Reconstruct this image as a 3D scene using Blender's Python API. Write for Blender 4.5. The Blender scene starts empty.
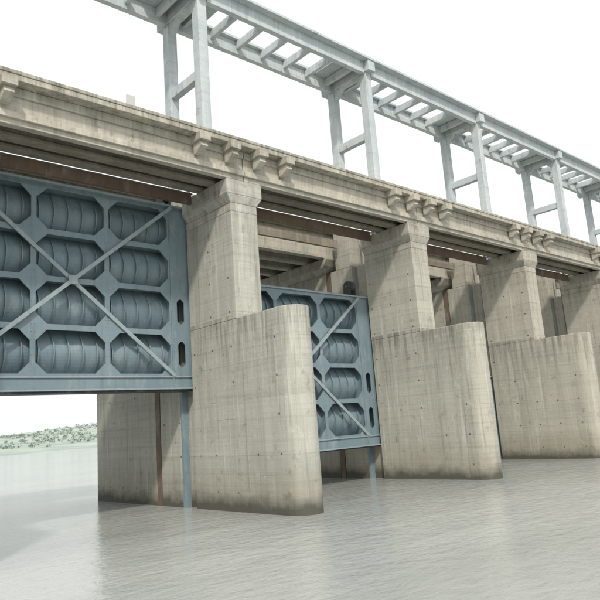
import bpy, math, random
from mathutils import Matrix, Vector, noise
random.seed(7)
scene=bpy.context.scene
S=20.0; X0=7.2; W=1.15     # bay spacing, first pier x, pier half width
NP=range(-1,10)

# ------------------------------------------------------------------ materials
def newmat(name):
    m=bpy.data.materials.new(name); m.use_nodes=True
    nt=m.node_tree; nt.nodes.clear()
    o=nt.nodes.new('ShaderNodeOutputMaterial'); b=nt.nodes.new('ShaderNodeBsdfPrincipled')
    nt.links.new(b.outputs[0],o.inputs[0]); return m,nt,b
class N:
    def __init__(s,nt): s.nt=nt
    def new(s,t,**k):
        n=s.nt.nodes.new(t)
        for a,v in k.items(): setattr(n,a,v)
        return n
    def l(s,a,b): s.nt.links.new(a,b)
    def noise(s,vec,scale3,scale=1.0,detail=4,rough=.6):
        mp=s.new('ShaderNodeMapping'); mp.inputs['Scale'].default_value=scale3; s.l(vec,mp.inputs[0])
        n=s.new('ShaderNodeTexNoise'); n.inputs['Scale'].default_value=scale; n.inputs['Detail'].default_value=detail; n.inputs['Roughness'].default_value=rough
        s.l(mp.outputs[0],n.inputs['Vector']); return n.outputs['Fac']
    def ramp(s,f,a,b,lo=0.,hi=1.):
        r=s.new('ShaderNodeMapRange'); r.inputs[1].default_value=a; r.inputs[2].default_value=b; r.inputs[3].default_value=lo; r.inputs[4].default_value=hi
        s.l(f,r.inputs[0]); return r.outputs[0]
    def math(s,op,a,b=None):
        m=s.new('ShaderNodeMath',operation=op)
        for i,v in enumerate((a,b)):
            if v is None: continue
            if isinstance(v,(int,float)): m.inputs[i].default_value=v
            else: s.l(v,m.inputs[i])
        return m.outputs[0]
    def mix(s,f,a,b,mode='MIX'):
        m=s.new('ShaderNodeMix',data_type='RGBA',blend_type=mode)
        if isinstance(f,(int,float)): m.inputs[0].default_value=f
        else: s.l(f,m.inputs[0])
        for i,v in ((6,a),(7,b)):
            if isinstance(v,tuple): m.inputs[i].default_value=(*v,1)
            else: s.l(v,m.inputs[i])
        return m.outputs[2]

def concrete(name,base,alt,stain,streak=.6,lift=1.2,liftamt=.25,holes=False,water=False,rust=0.0,drip=None):
    m,nt,b=newmat(name); n=N(nt)
    g=n.new('ShaderNodeNewGeometry'); P=g.outputs['Position']
    sep=n.new('ShaderNodeSeparateXYZ'); n.l(P,sep.inputs[0]); x,y,z=sep.outputs
    dk=tuple(c*.5 for c in stain)
    big=n.noise(P,(.22,.22,.3),1,4)
    col=n.mix(n.ramp(big,.35,.65),base,alt)
    if liftamt:
        fl=n.math('FLOOR',n.math('DIVIDE',z,lift))
        cmb=n.new('ShaderNodeCombineXYZ'); n.l(fl,cmb.inputs[2]); n.l(n.math('FLOOR',n.math('DIVIDE',n.math('ADD',x,2.8),20.)),cmb.inputs[0])
        wn=n.new('ShaderNodeTexWhiteNoise'); n.l(cmb.outputs[0],wn.inputs['Vector'])
        col=n.mix(n.ramp(wn.outputs[0],0,1,0,.22),col,stain)
        # every pier weathers a little differently: the further ones are browner
        col=n.mix(n.ramp(x,24,60,0,.45),col,(.43,.385,.30))
    bd=n.noise(P,(.1,.1,5.0),1,3)
    col=n.mix(n.ramp(bd,.48,.75,0,.45),col,stain)
    ln=None
    if liftamt:
        zz=n.math('ADD',z,n.math('MULTIPLY',n.noise(P,(.5,.5,.5),1,2),.16))
        fr=n.math('FRACT',n.math('DIVIDE',zz,lift))
        ln=n.math('MULTIPLY',n.math('LESS_THAN',fr,.03),n.ramp(n.noise(P,(.35,.35,.9),1,3),.44,.66))
        col=n.mix(n.math('MULTIPLY',ln,liftamt*1.8),col,dk)
    st=n.noise(P,(1.3,1.3,.06),1,5,.65)
    col=n.mix(n.ramp(st,.48,.72,0,streak),col,stain)
    st2=n.noise(P,(3.4,3.4,.14),1,4,.6)
    col=n.mix(n.ramp(st2,.56,.75,0,streak*.8),col,dk)
    st3=n.noise(P,(2.3,2.3,.12),1.3,4,.6)
    col=n.mix(n.ramp(st3,.56,.72,0,.5),col,tuple(min(.75,c*1.3) for c in base))
    pt=n.noise(P,(1.0,1.0,.7),1,7,.75)
    col=n.mix(n.ramp(pt,.58,.68,0,.6),col,(stain[0]*.62,stain[1]*.57,stain[2]*.48))
    col=n.mix(n.ramp(pt,.42,.36,0,.35),col,tuple(min(.75,c*1.2) for c in base))
    if drip:
        for top,dep in drip:
            d=n.math('SUBTRACT',top,z)
            f=n.math('MULTIPLY',n.ramp(d,0,dep,1,0),n.math('GREATER_THAN',d,-.3))
            f=n.math('MULTIPLY',f,n.ramp(n.noise(P,(2.2,2.2,.18),1,5,.7),.43,.68))
            col=n.mix(n.math('MULTIPLY',f,.8),col,(.095,.09,.075))
    if rust:
        rn=n.noise(P,(.8,.8,.25),1.1,5,.7)
        col=n.mix(n.ramp(rn,.56,.7,0,rust),col,(.16,.085,.045))
    if holes:
        hz=n.math('SUBTRACT',n.math('FRACT',n.math('DIVIDE',z,2.4)),.5)
        hy=n.math('SUBTRACT',n.math('FRACT',n.math('DIVIDE',y,2.3)),.5)
        d=n.math('ADD',n.math('POWER',n.math('MULTIPLY',hz,2.4),2),n.math('POWER',n.math('MULTIPLY',hy,2.3),2))
        hh=n.math('LESS_THAN',d,.006)
        ns=n.new('ShaderNodeSeparateXYZ'); n.l(g.outputs['Normal'],ns.inputs[0])
        flat=n.math('GREATER_THAN',n.math('ABSOLUTE',ns.outputs[0]),.97)
        cell=n.new('ShaderNodeCombineXYZ')
        n.l(n.math('FLOOR',n.math('DIVIDE',z,2.4)),cell.inputs[2]); n.l(n.math('FLOOR',n.math('DIVIDE',y,2.3)),cell.inputs[1]); n.l(n.math('FLOOR',n.math('DIVIDE',x,5)),cell.inputs[0])
        wn=n.new('ShaderNodeTexWhiteNoise'); n.l(cell.outputs[0],wn.inputs['Vector'])
        hh=n.math('MULTIPLY',n.math('MULTIPLY',hh,flat),n.math('GREATER_THAN',wn.outputs[0],.45))
        col=n.mix(n.math('MULTIPLY',hh,.8),col,(.03,.03,.03))
    if water:
        wv=n.noise(P,(.6,.6,.6),1,4)
        zz=n.math('ADD',z,n.math('MULTIPLY',wv,-1.6))
        col=n.mix(n.ramp(zz,.1,2.4,.45,0),col,(.20,.175,.12))
        col=n.mix(n.ramp(zz,-.5,.35,.85,0),col,(.05,.05,.04))
    n.l(col,b.inputs['Base Color']); b.inputs['Roughness'].default_value=.92
    bp=n.new('ShaderNodeBump'); bp.inputs['Strength'].default_value=.5; bp.inputs['Distance'].default_value=.05
    h=n.math('ADD',n.noise(P,(4,4,4),1,6,.7),n.math('MULTIPLY',bd,.5))
    if ln: h=n.math('SUBTRACT',h,n.math('MULTIPLY',ln,.4))
    n.l(h,bp.inputs['Height']); n.l(bp.outputs[0],b.inputs['Normal'])
    return m
M_pier=concrete('pier_concrete',(.50,.50,.44),(.44,.44,.39),(.28,.275,.24),streak=.62,holes=True,water=True,drip=[(12.65,4.5),(22.,3.5)])
M_cap=concrete('cap_concrete',(.51,.505,.45),(.435,.43,.39),(.21,.20,.175),rust=.75)
M_gird=concrete('girder_concrete',(.51,.485,.41),(.43,.41,.35),(.22,.205,.17),streak=.52,lift=5,liftamt=0,rust=.26,drip=[(25.2,1.2)])
M_under=concrete('girder_weathered_shaded',(.31,.275,.22),(.23,.20,.16),(.11,.098,.08),streak=.45,lift=5,liftamt=0,rust=.3)  # brown weathered concrete, colour also darkened to paint in under-deck shade
M_tower=concrete('tower_concrete',(.55,.59,.60),(.47,.52,.54),(.32,.37,.39),streak=.45,lift=3,liftamt=0)

def paint(name,base,alt,rust=.35,rough=.5):
    m,nt,b=newmat(name); n=N(nt)
    g=n.new('ShaderNodeNewGeometry'); P=g.outputs['Position']
    col=n.mix(n.ramp(n.noise(P,(.35,.35,.5),1,4),.35,.65),base,alt)
    col=n.mix(n.ramp(n.noise(P,(2.5,2.5,.2),1,4,.65),.5,.75,0,.5),col,(alt[0]*.55,alt[1]*.55,alt[2]*.55))
    col=n.mix(n.ramp(n.noise(P,(3,3,3),1,6,.75),.6,.74,0,rust),col,(.13,.08,.05))
    col=n.mix(n.ramp(n.noise(P,(1.1,1.1,.5),1,6,.7),.54,.70,0,.35),col,(.42,.45,.45))
    n.l(col,b.inputs['Base Color']); b.inputs['Roughness'].default_value=rough
    bp=n.new('ShaderNodeBump'); bp.inputs['Strength'].default_value=.25; bp.inputs['Distance'].default_value=.04
    n.l(n.noise(P,(1.2,1.2,1.2),1,5,.6),bp.inputs['Height']); n.l(bp.outputs[0],b.inputs['Normal'])
    return m
M_gate=paint('gate_paint',(.205,.275,.31),(.175,.245,.28))
M_gate2=paint('gate_skin_paint',(.21,.28,.31),(.16,.23,.265),.2,.5)
M_gate3=paint('gate_brace_paint',(.31,.375,.40),(.26,.325,.35),.3)
M_rust=paint('rusty_steel',(.19,.14,.10),(.135,.10,.075),.5,.8)
M_dark=paint('dark_machinery',(.05,.055,.06),(.035,.04,.045),.5,.5)
M_gsteel=paint('grey_guide_steel',(.24,.25,.24),(.18,.19,.185),.6,.7)

# ------------------------------------------------------------------ mesh builder
class B:
    def __init__(s): s.v=[];s.f=[];s.m=[];s.mats=[]
    def mi(s,mat):
        if mat not in s.mats: s.mats.append(mat)
        return s.mats.index(mat)
    def face(s,pts,mat):
        k=len(s.v); s.v+= [tuple(p) for p in pts]; s.f.append(tuple(range(k,k+len(pts)))); s.m.append(s.mi(mat))
    def box(s,x0,x1,y0,y1,z0,z1,mat):
        s.prism([(x0,y0),(x1,y0),(x1,y1),(x0,y1)],z0,z1,mat)
    def prism(s,poly,z0,z1,mat,bottom=True,poly2=None):
        n=len(poly); k=len(s.v); p2=poly2 or poly
        s.v+=[(x,y,z0) for x,y in poly]+[(x,y,z1) for x,y in p2]
        i=s.mi(mat)
        for a in range(n):
            b=(a+1)%n; s.f.append((k+a,k+b,k+n+b,k+n+a)); s.m.append(i)
        s.f.append(tuple(k+n+a for a in range(n))); s.m.append(i)
        if bottom: s.f.append(tuple(k+a for a in reversed(range(n)))); s.m.append(i)
    def bar(s,p,q,w,h,mat,up=(0,1,0)):
        p=Vector(p);q=Vector(q);d=(q-p).normalized();u=Vector(up);sx=d.cross(u).normalized()*w/2;sy=sx.cross(d).normalized()*h/2
        k=len(s.v)
        for c in (p,q):
            for a,b in ((-1,-1),(1,-1),(1,1),(-1,1)): s.v.append(tuple(c+sx*a+sy*b))
        i=s.mi(mat)
        for f in ((0,1,5,4),(1,2,6,5),(2,3,7,6),(3,0,4,7),(3,2,1,0),(4,5,6,7)):
            s.f.append(tuple(k+a for a in f)); s.m.append(i)
    def cyl(s,p,q,r,mat,n=14):
        p=Vector(p);q=Vector(q);d=(q-p).normalized();u=Vector((0,0,1)) if abs(d.z)<.9 else Vector((1,0,0))
        a=d.cross(u).normalized();b=d.cross(a);k=len(s.v)
        for c in (p,q):
            for j in range(n):
                t=2*math.pi*j/n; s.v.append(tuple(c+a*math.cos(t)*r+b*math.sin(t)*r))
        i=s.mi(mat)
        for j in range(n):
            j2=(j+1)%n; s.f.append((k+j,k+j2,k+n+j2,k+n+j)); s.m.append(i)
        s.f.append(tuple(k+n+j for j in range(n)));s.m.append(i)
        s.f.append(tuple(k+j for j in reversed(range(n))));s.m.append(i)
    def obj(s,name,parent=None,bevel=0,fix=True):
        me=bpy.data.meshes.new(name); me.from_pydata(s.v,[],s.f)
        for m in s.mats: me.materials.append(m)
        for p,i in zip(me.polygons,s.m): p.material_index=i
        if fix:
            import bmesh
            bm=bmesh.new(); bm.from_mesh(me); bmesh.ops.recalc_face_normals(bm,faces=bm.faces); bm.to_mesh(me); bm.free()
        o=bpy.data.objects.new(name,me); scene.collection.objects.link(o)
        if parent: o.parent=parent
        if bevel:
            bv=o.modifiers.new('bevel','BEVEL'); bv.width=bevel; bv.segments=2; bv.limit_method='ANGLE'; bv.angle_limit=math.radians(40)
        return o
def empty(name):
    o=bpy.data.objects.new(name,None); scene.collection.objects.link(o); return o

# ------------------------------------------------------------------ piers
NOSE=12.65; CT=22.6
def pier_poly(xc,yf,yr,round_front):
    w=W
    sl=[(40.7,42.4,.5),(45.4,46.1,.3)]
    R=[]
    for a,b,d in sl:
        R+=[(xc+w,a),(xc+w-d,a),(xc+w-d,b),(xc+w,b)]
    L=[(2*xc-x,y) for x,y in reversed(R)]
    if round_front:
        F=[]
        for j in range(25):
            t=math.pi*(1-j/24); F.append((xc+w*math.cos(t),yf+w-w*math.sin(t)))
    else: F=[(xc-w,yf),(xc+w,yf)]
    rear=[(xc+w,yr-.8),(xc+w-.8,yr),(xc-w+.8,yr),(xc-w,yr-.8)]
    return F+R+rear+L
for i in NP:
    xc=X0+S*i
    root=empty('barrage_pier')
    b=B(); b.prism(pier_poly(xc,29.45,57.4,True),-4,NOSE,M_pier); b.obj('pier_wall',root,.07)
    b=B(); b.prism(pier_poly(xc,34.9,57.4,False),NOSE,20.3,M_pier,bottom=False); b.obj('pier_shaft',root,.05)
    b=B()
    P=lambda e,y0,y1:[(xc-W-e,y0),(xc+W+e,y0),(xc+W+e,y1),(xc-W-e,y1)]
    b.prism(P(.004,34.89,40.69),20.29,20.9,M_cap)
    b.prism(P(.006,34.89,40.6),20.9,21.5,M_cap,poly2=P(.4,34.7,40.6))
    b.prism(P(.4,34.7,40.6),21.5,CT,M_cap)
    b.prism(P(.004,42.41,44.6),20.29,24.3,M_cap)
    b.obj('pier_cap',root,.05)
    b=B()
    b.prism(P(.01,46.2,57.0),20.3,20.9,M_cap,poly2=P(.55,45.2,57.8)); b.prism(P(.55,45.2,57.8),20.9,21.8,M_cap)
    b.obj('rear_bearing_cap',root,.04)
    b=B()
    for s in (-1,1):
        xf=xc+s*(W-.5)
        mb=M_gate if i<=2 else M_gsteel
        b.box(min(xf,xf+s*.12),max(xf,xf+s*.12),40.75,40.98,9.0,24.5,M_gsteel)
        b.box(min(xf,xf+s*.12),max(xf,xf+s*.12),40.75,40.98,-3,8.99,mb)
        b.box(min(xf,xf+s*.52),max(xf,xf+s*.52),42.15,42.39,9.0,20.2,M_gsteel)
        b.box(min(xf,xf+s*.52),max(xf,xf+s*.52),42.15,42.39,-3,8.99,mb)
        xr=xc+s*(W-.3)
        b.box(min(xr,xr+s*.33),max(xr,xr+s*.33),45.45,46.05,-3,20.2,M_rust)
    b.obj('gate_guides',root)

# ------------------------------------------------------------------ gates
def cell(b,x0,x1,z0,z1,hx0,hx1,hz0,hz1,c,y,th,mat):
    o=[(x0,z0),(hx0+c,z0),(hx1-c,z0),(x1,z0),(x1,hz0+c),(x1,hz1-c),(x1,z1),(hx1-c,z1),(hx0+c,z1),(x0,z1),(x0,hz1-c),(x0,hz0+c)]
    h=[(hx0+c,hz0),(hx1-c,hz0),(hx1,hz0+c),(hx1,hz1-c),(hx1-c,hz1),(hx0+c,hz1),(hx0,hz1-c),(hx0,hz0+c)]
    V=lambda p,yy:(p[0],yy,p[1])
    fs=[[o[1],o[2],h[1],h[0]],[o[2],o[3],o[4],h[2],h[1]],[o[4],o[5],h[3],h[2]],[o[5],o[6],o[7],h[4],h[3]],[o[7],o[8],h[5],h[4]],[o[8],o[9],o[10],h[6],h[5]],[o[10],o[11],h[7],h[6]],[o[11],o[0],o[1],h[0],h[7]]]
    for f in fs:
        b.face([V(p,y) for p in f],mat); b.face([V(p,y+th) for p in reversed(f)],mat)
    for k in range(8):
        p,q=h[k],h[(k+1)%8]; b.face([V(p,y),V(p,y+th),V(q,y+th),V(q,y)],mat)
def gate(i,zb):
    xl=X0+S*i+W-.4; xr=X0+S*(i+1)-W+.4; Y=41.0; H=13.9; zt=zb+H
    root=empty('sluice_gate')
    xs=[xl+1.75]; pitch=(xr-xl-3.5)/3
    for k in range(3): xs.append(xs[-1]+pitch)
    z0=zb+.95; rp=(H-.95-.25)/4; zs=[z0+rp*k for k in range(5)]
    b=B(); th=.06
    b.box(xl,xr,Y,Y+th,zb,z0,M_gate); b.box(xl,xr,Y,Y+th,zs[4],zt,M_gate)
    for r in range(4):
        for c in range(3):
            cell(b,xs[c],xs[c+1],zs[r],zs[r+1],xs[c]+.17,xs[c+1]-.17,zs[r]+.17,zs[r+1]-.2,.72,Y,th,M_gate)
        for (a,d) in ((xl,xs[0]),(xs[3],xr)):
            m=(a+d)/2+(.1 if a==xl else -.1)
            if r in (0,1): cell(b,a,d,zs[r],zs[r+1],m-.3,m+.3,zs[r]+.65,zs[r+1]-.65,.22,Y,th,M_gate)
            else: b.box(a,d,Y,Y+th,zs[r],zs[r+1],M_gate)
    b.obj('face_frame',root,fix=False)
    b=B()
    D=1.5
    for k,z in enumerate(zs): b.box(xl+.02,xr-.02,Y+th,Y+D,z-.03,z+.03,M_gate)
    for x in xs: b.box(x-.03,x+.03,Y+th+.01,Y+D,zb+.1,zt-.02,M_gate)
    b.box(xl,xl+.05,Y+th+.01,Y+D,zb,zt,M_gate); b.box(xr-.05,xr,Y+th+.01,Y+D,zb,zt,M_gate)
    b.box(xl+.02,xr-.02,Y+D+.002,Y+D+.04,zb,zt,M_gate)
    b.box(xl,xr,Y-.16,Y-.002,zt-.14,zt+.0,M_gate3); b.box(xl+.01,xr-.01,Y-.0,Y+D,zt+.004,zt+.06,M_gate)
    b.box(xl,xr,Y-.25,Y-.002,zb,zb+.1,M_gate3); b.box(xl+.1,xr-.1,Y+.01,Y+D-.2,zb-.12,zb-.002,M_dark)
    b.box(xl,xr,Y-.1,Y-.003,z0-.1,z0,M_gate3)
    for x in (xs[0],xs[3]): b.box(x-.05,x+.05,Y-.07,Y-.002,zb+.12,zt-.16,M_gate)
    b.obj('girders',root)
    # bulging skin plate with curved ribs in every bay
    b=B(); K=14
    for r in range(4):
        for c in range(3):
            a0,a1=xs[c]+.04,xs[c+1]-.04
            def prof(t,off=0):
                return (Y+1.3-(.72+off)*math.sin(math.pi*t)**.9, zs[r]+.05+(rp-.1)*t)
            for k in range(K):
                t,u=k/K,(k+1)/K; p,q=prof(t),prof(u)
                b.face([(a0,p[0],p[1]),(a1,p[0],p[1]),(a1,q[0],q[1]),(a0,q[0],q[1])],M_gate2)
                P_,Q_=prof(t,.2),prof(u,.2)
                for j in range(5):
                    x=a0+(a1-a0)*(j+.5)/5; w=.045
                    b.face([(x-w,P_[0],P_[1]),(x+w,P_[0],P_[1]),(x+w,Q_[0],Q_[1]),(x-w,Q_[0],Q_[1])],M_gate)
                    for s in (-.012,.012): b.face([(x+s,p[0],p[1]),(x+s,P_[0]+.002,P_[1]),(x+s,Q_[0]+.002,Q_[1]),(x+s,q[0],q[1])],M_gate)
    b.obj('skin_plate',root,fix=False)
    b=B()
    b.bar((xs[0]-.1,Y-.09,zs[4]),(xs[3]+.1,Y-.09,zs[0]),.26,.12,M_gate3)
    b.bar((xs[0]-.1,Y-.23,zs[0]),(xs[3]+.1,Y-.23,zs[4]),.26,.12,M_gate3)
    xm=(xl+xr)/2; zm=(zs[0]+zs[4])/2
    b.box(xm-.3,xm+.3,Y-.30,Y-.292,zm-.3,zm+.3,M_gate3)
    for x in xs:
        for k in range(28):
            z=zb+.3+k*(H-.5)/27
            b.box(x-.13,x-.08,Y-.03,Y-.001,z,z+.05,M_gate3); b.box(x+.08,x+.13,Y-.03,Y-.001,z,z+.05,M_gate3)
    b.obj('cross_bracing',root)
    b=B()
    for x in (xl+2.1,xr-1.7):
        for s in (-.35,.35): b.box(x+s-.04,x+s+.04,Y+.3,Y+1.2,zt+.06,zt+1.3,M_dark)
        b.cyl((x-.28,Y+.75,zt+1.05),(x+.28,Y+.75,zt+1.05),.55,M_dark)
        b.cyl((x-.45,Y+.75,zt+1.05),(x+.45,Y+.75,zt+1.05),.12,M_rust)
    b.obj('lifting_sheaves',root)
for i in NP:
    if i==9: break
    gate(i,{0:8.4,1:3.0,-1:6.0}.get(i,-4.6))

# ------------------------------------------------------------------ front bridge
XA=X0-S*1-6; XB=X0+S*9+6
root=empty('operating_bridge')
b=B()
b.box(XA,XB,33.85,38.7,24.85,25.2,M_gird)
b.box(XA,XB,33.8,34.05,25.2,25.42,M_gird)
b.obj('deck_slab',root,.03)
b=B()
for i in list(NP)[:-1]:
    xa=X0+S*i+.04; xb=X0+S*(i+1)-.04
    b.box(xa,xb,34.75,35.25,22.62,24.84,M_gird)
    b.box(xa,xb,34.55,34.75-.003,22.95,23.35,M_gird)
    b.box(xa,xb,34.6,34.745,24.3,24.83,M_gird)
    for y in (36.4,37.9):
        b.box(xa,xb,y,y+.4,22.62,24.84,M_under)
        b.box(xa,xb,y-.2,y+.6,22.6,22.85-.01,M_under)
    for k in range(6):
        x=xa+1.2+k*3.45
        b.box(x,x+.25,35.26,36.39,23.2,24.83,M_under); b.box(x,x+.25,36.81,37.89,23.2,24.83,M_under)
b.obj('longitudinal_girders',root,.03)
b=B()
for i in NP:
    for d in (-4.0,-1.45,1.0,3.5):
        x=X0+S*i+d
        b.prism([(x-.42,33.45),(x+.42,33.45),(x+.42,34.58),(x-.42,34.58)],24.32,24.845,M_gird)
        z0,z1=23.6,24.318
        pts=[(33.75,z1),(34.54,z1),(34.54,z0),(34.2,z0),(33.6,z0+.35)]
        b.face([(x-.27,p,q) for p,q in pts],M_gird); b.face([(x+.27,p,q) for p,q in reversed(pts)],M_gird)
        for k in range(5):
            p,q=pts[k],pts[(k+1)%5]
            b.face([(x-.27,p[0],p[1]),(x+.27,p[0],p[1]),(x+.27,q[0],q[1]),(x-.27,q[0],q[1])],M_gird)
b.obj('corbels',root,.02)
b=B()
for i in list(NP)[:-1]:
    xa=X0+S*i+W+.42; xb=X0+S*(i+1)-W-.42
    b.box(xa,xb,39.2,39.5,22.0,22.7,M_rust); b.box(xa,xb,39.0,39.7,22.7,22.78,M_rust)
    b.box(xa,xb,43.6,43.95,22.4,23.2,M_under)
b.obj('service_rails',root)

root=empty('road_bridge')
b=B()
for i in list(NP)[:-1]:
    xa=X0+S*i+.04; xb=X0+S*(i+1)-.04
    for y in (45.9,48.6,51.3,54.0,56.7):
        b.box(xa,xb,y-.2,y+.2,22.1,24.5,M_gird); b.box(xa,xb,y-.38,y+.38,21.85,22.12,M_gird)
    for k in range(6):
        x=xa+.5+k*3.7
        for y in (45.9,48.6,51.3,54.0): b.box(x,x+.3,y+.21,y+2.49,22.5,24.49,M_gird)
b.obj('girders',root,.02)
b=B(); b.box(XA,XB,45.0,57.8,24.51,24.85,M_gird); b.box(XA,XB,57.5,57.75,24.86,25.8,M_gird); b.obj('deck_slab',root)

# ------------------------------------------------------------------ hoist towers + platform
for i in NP:
    xc=X0+S*i; root=empty('hoist_tower')
    b=B(); h=.42
    b.box(xc-h,xc+h,38.9,39.8,CT+.01,39.9,M_tower); b.box(xc-h,xc+h,43.5,44.4,24.31,39.9,M_tower)
    b.box(xc-.3,xc+.3,39.81,43.49,32.9,33.7,M_tower)
    b.box(xc-.3,xc+.3,39.81,43.49,26.0,26.7,M_tower)
    b.obj('columns',root,.04)
    b=B(); b.box(xc-.5,xc+.5,38.3,45.2,39.9,41.0,M_tower)
    for y,s in ((39.8,1),(43.5,-1)):
        pts=[(y+s*.01,39.89),(y+s*1.1,39.89),(y+s*.01,38.9)]
        b.face([(xc-.3,p,q) for p,q in pts],M_tower);b.face([(xc+.3,p,q) for p,q in pts],M_tower)
        b.face([(xc-.3,*pts[1]),(xc+.3,*pts[1]),(xc+.3,*pts[2]),(xc-.3,*pts[2])],M_tower)
    b.obj('head_beam',root,.03)
root=empty('hoist_platform'); b=B()
for i in list(NP)[:-1]:
    xa=X0+S*i+.52; xb=X0+S*(i+1)-.52
    for y in (38.9,43.6): b.box(xa,xb,y,y+.5,39.75,41.0,M_tower)
    for k in range(7):
        x=xa+.6+k*(xb-xa-1.6)/6; b.box(x,x+.35,39.41,43.59,40.2,40.95,M_tower)
b.box(XA,XB,38.2,40.3,41.01,41.25,M_tower); b.box(XA,XB,43.2,45.3,41.01,41.25,M_tower)
for i in NP: b.box(X0+S*i-3,X0+S*i+3,40.31,43.19,41.01,41.25,M_tower)
b.obj('platform_beams',root,.02)

root=empty('sign_board'); b=B(); M_w,nt,bs=newmat('white_paint'); bs.inputs['Base Color'].default_value=(.5,.5,.48,1)
b.cyl((18.2,34.3,25.2),(18.2,34.3,26.2),.03,M_dark,6); b.box(17.9,18.5,34.22,34.26,25.6,26.3,M_w); b.obj('plate',root)

# ------------------------------------------------------------------ water, bank
m,nt,bs=newmat('river_water'); n=N(nt)
g=n.new('ShaderNodeNewGeometry'); P=g.outputs['Position']
col=n.mix(n.ramp(n.noise(P,(.03,.08,.05),1,5),.38,.62),(.43,.45,.43),(.33,.35,.33))
n.l(col,bs.inputs['Base Color']); bs.inputs['Roughness'].default_value=.08; bs.inputs['IOR'].default_value=1.33
bp=n.new('ShaderNodeBump'); bp.inputs['Strength'].default_value=.4; bp.inputs['Distance'].default_value=.15
n.l(n.math('ADD',n.noise(P,(1.1,1.8,1),1,5,.62),n.math('MULTIPLY',n.noise(P,(.15,.3,1),1,3),1.5)),bp.inputs['Height']); n.l(bp.outputs[0],bs.inputs['Normal'])
b=B(); b.face([(-4000,-4000,0),(4000,-4000,0),(4000,6000,0),(-4000,6000,0)],m); b.obj('water',fix=False)

m,nt,bs=newmat('bank_grass_hazed'); n=N(nt)
g=n.new('ShaderNodeNewGeometry'); P=g.outputs['Position']
c=n.mix(n.ramp(n.noise(P,(.012,.02,.3),1,7,.7),.42,.58),(.27,.335,.29),(.40,.44,.39)); n.l(c,bs.inputs['Base Color']); bs.inputs['Roughness'].default_value=1  # distance haze is painted into these pale grass greens
b=B(); NX,NY=160,22
def hh(x,y):
    t=(y-430)/520.; base=-1+4*min(1,t*2.2)+max(0,t-.35)*24*(0.75+.5*noise.noise(Vector((x*.003,y*.003,3)))+min(.5,max(-.4,x/900)))
    return base+1.0*noise.noise(Vector((x*.02,y*.02,0)))
pts=[[(-1200+3200*a/NX, 430+620*c/NY) for a in range(NX+1)] for c in range(NY+1)]
pts=[[(x,y+30*noise.noise(Vector((x*.006,0,5))),hh(x,y)) for x,y in row] for row in pts]
for c_ in range(NY):
    for a in range(NX): b.face([pts[c_][a],pts[c_][a+1],pts[c_+1][a+1],pts[c_+1][a]],m)
b.obj('river_bank',fix=False)
m,nt,bs=newmat('foliage_hazed'); n=N(nt)
g=n.new('ShaderNodeNewGeometry')
c=n.mix(n.ramp(n.noise(g.outputs['Position'],(.1,.1,.3),1,4),.4,.6),(.20,.27,.225),(.29,.36,.30)); n.l(c,bs.inputs['Base Color']); bs.inputs['Roughness'].default_value=1  # leaf colours paled to carry the atmospheric haze
b=B()
for k in range(2600):
    x=random.uniform(-250,700); y=random.uniform(640,1040)
    if noise.noise(Vector((x*.008,y*.008,9)))<-.1: continue
    z=hh(x,y); r=random.uniform(1.2,3.2); hgt=r*.5
    b.bar((x,y,z-1),(x,y,z+hgt),.3,.3,m)
    for q in range(14):
        u=Vector((random.gauss(0,1),random.gauss(0,1),random.gauss(0,.5))).normalized()*random.random()**.4*r
        p=Vector((x,y,z+hgt))+u; s=random.uniform(.6,1.3)
        t=[Vector((random.uniform(-s,s),random.uniform(-s,s),random.uniform(-s,s))) for _ in range(4)]
        b.face([p+t[0],p+t[1],p+t[2]],m); b.face([p+t[1],p+t[2],p+t[3]],m)
b.obj('distant_trees',fix=False)

# ------------------------------------------------------------------ sky + sun
w=bpy.data.worlds.new('World'); scene.world=w; w.use_nodes=True; nt=w.node_tree; nt.nodes.clear()
out=nt.nodes.new('ShaderNodeOutputWorld'); bg=nt.nodes.new('ShaderNodeBackground'); sky=nt.nodes.new('ShaderNodeTexSky')
sky.sky_type='NISHITA'; sky.sun_disc=False; sky.air_density=1.0; sky.dust_density=6.0; sky.ozone_density=1
sd=Vector((-.50,-.68,.84)).normalized()
sky.sun_elevation=math.asin(sd.z); sky.sun_rotation=math.atan2(sd.x,sd.y)
mx=nt.nodes.new('ShaderNodeMix'); mx.data_type='RGBA'; mx.inputs[0].default_value=.75
mx.inputs[7].default_value=(9.6,9.75,9.7,1)
nt.links.new(sky.outputs[0],mx.inputs[6]); nt.links.new(mx.outputs[2],bg.inputs[0]); bg.inputs[1].default_value=.135
nt.links.new(bg.outputs[0],out.inputs[0])
L=bpy.data.lights.new('sun','SUN'); L.energy=2.5; L.angle=math.radians(4); L.color=(1,.955,.87)
lo=bpy.data.objects.new('sun',L); scene.collection.objects.link(lo); lo.rotation_euler=sd.to_track_quat('Z','Y').to_euler()

# ------------------------------------------------------------------ camera
a=Vector((730,75,650)).normalized(); bb=Vector((-596,170,650)); bb=(bb-a*bb.dot(a)).normalized(); c=a.cross(bb)
right=Vector((a[0],bb[0],c[0])); down=Vector((a[1],bb[1],c[1])); fwd=Vector((a[2],bb[2],c[2]))
R=Matrix((right,-down,-fwd)).transposed().to_4x4()
cd=bpy.data.cameras.new('camera'); co=bpy.data.objects.new('camera',cd); scene.collection.objects.link(co)
co.matrix_world=Matrix.Translation((0,0,5.1))@R; cd.sensor_width=36; cd.lens=39; cd.clip_end=20000; cd.clip_start=.1
scene.camera=co
scene.view_settings.view_transform='Standard'; scene.view_settings.look='None'; scene.view_settings.exposure=0
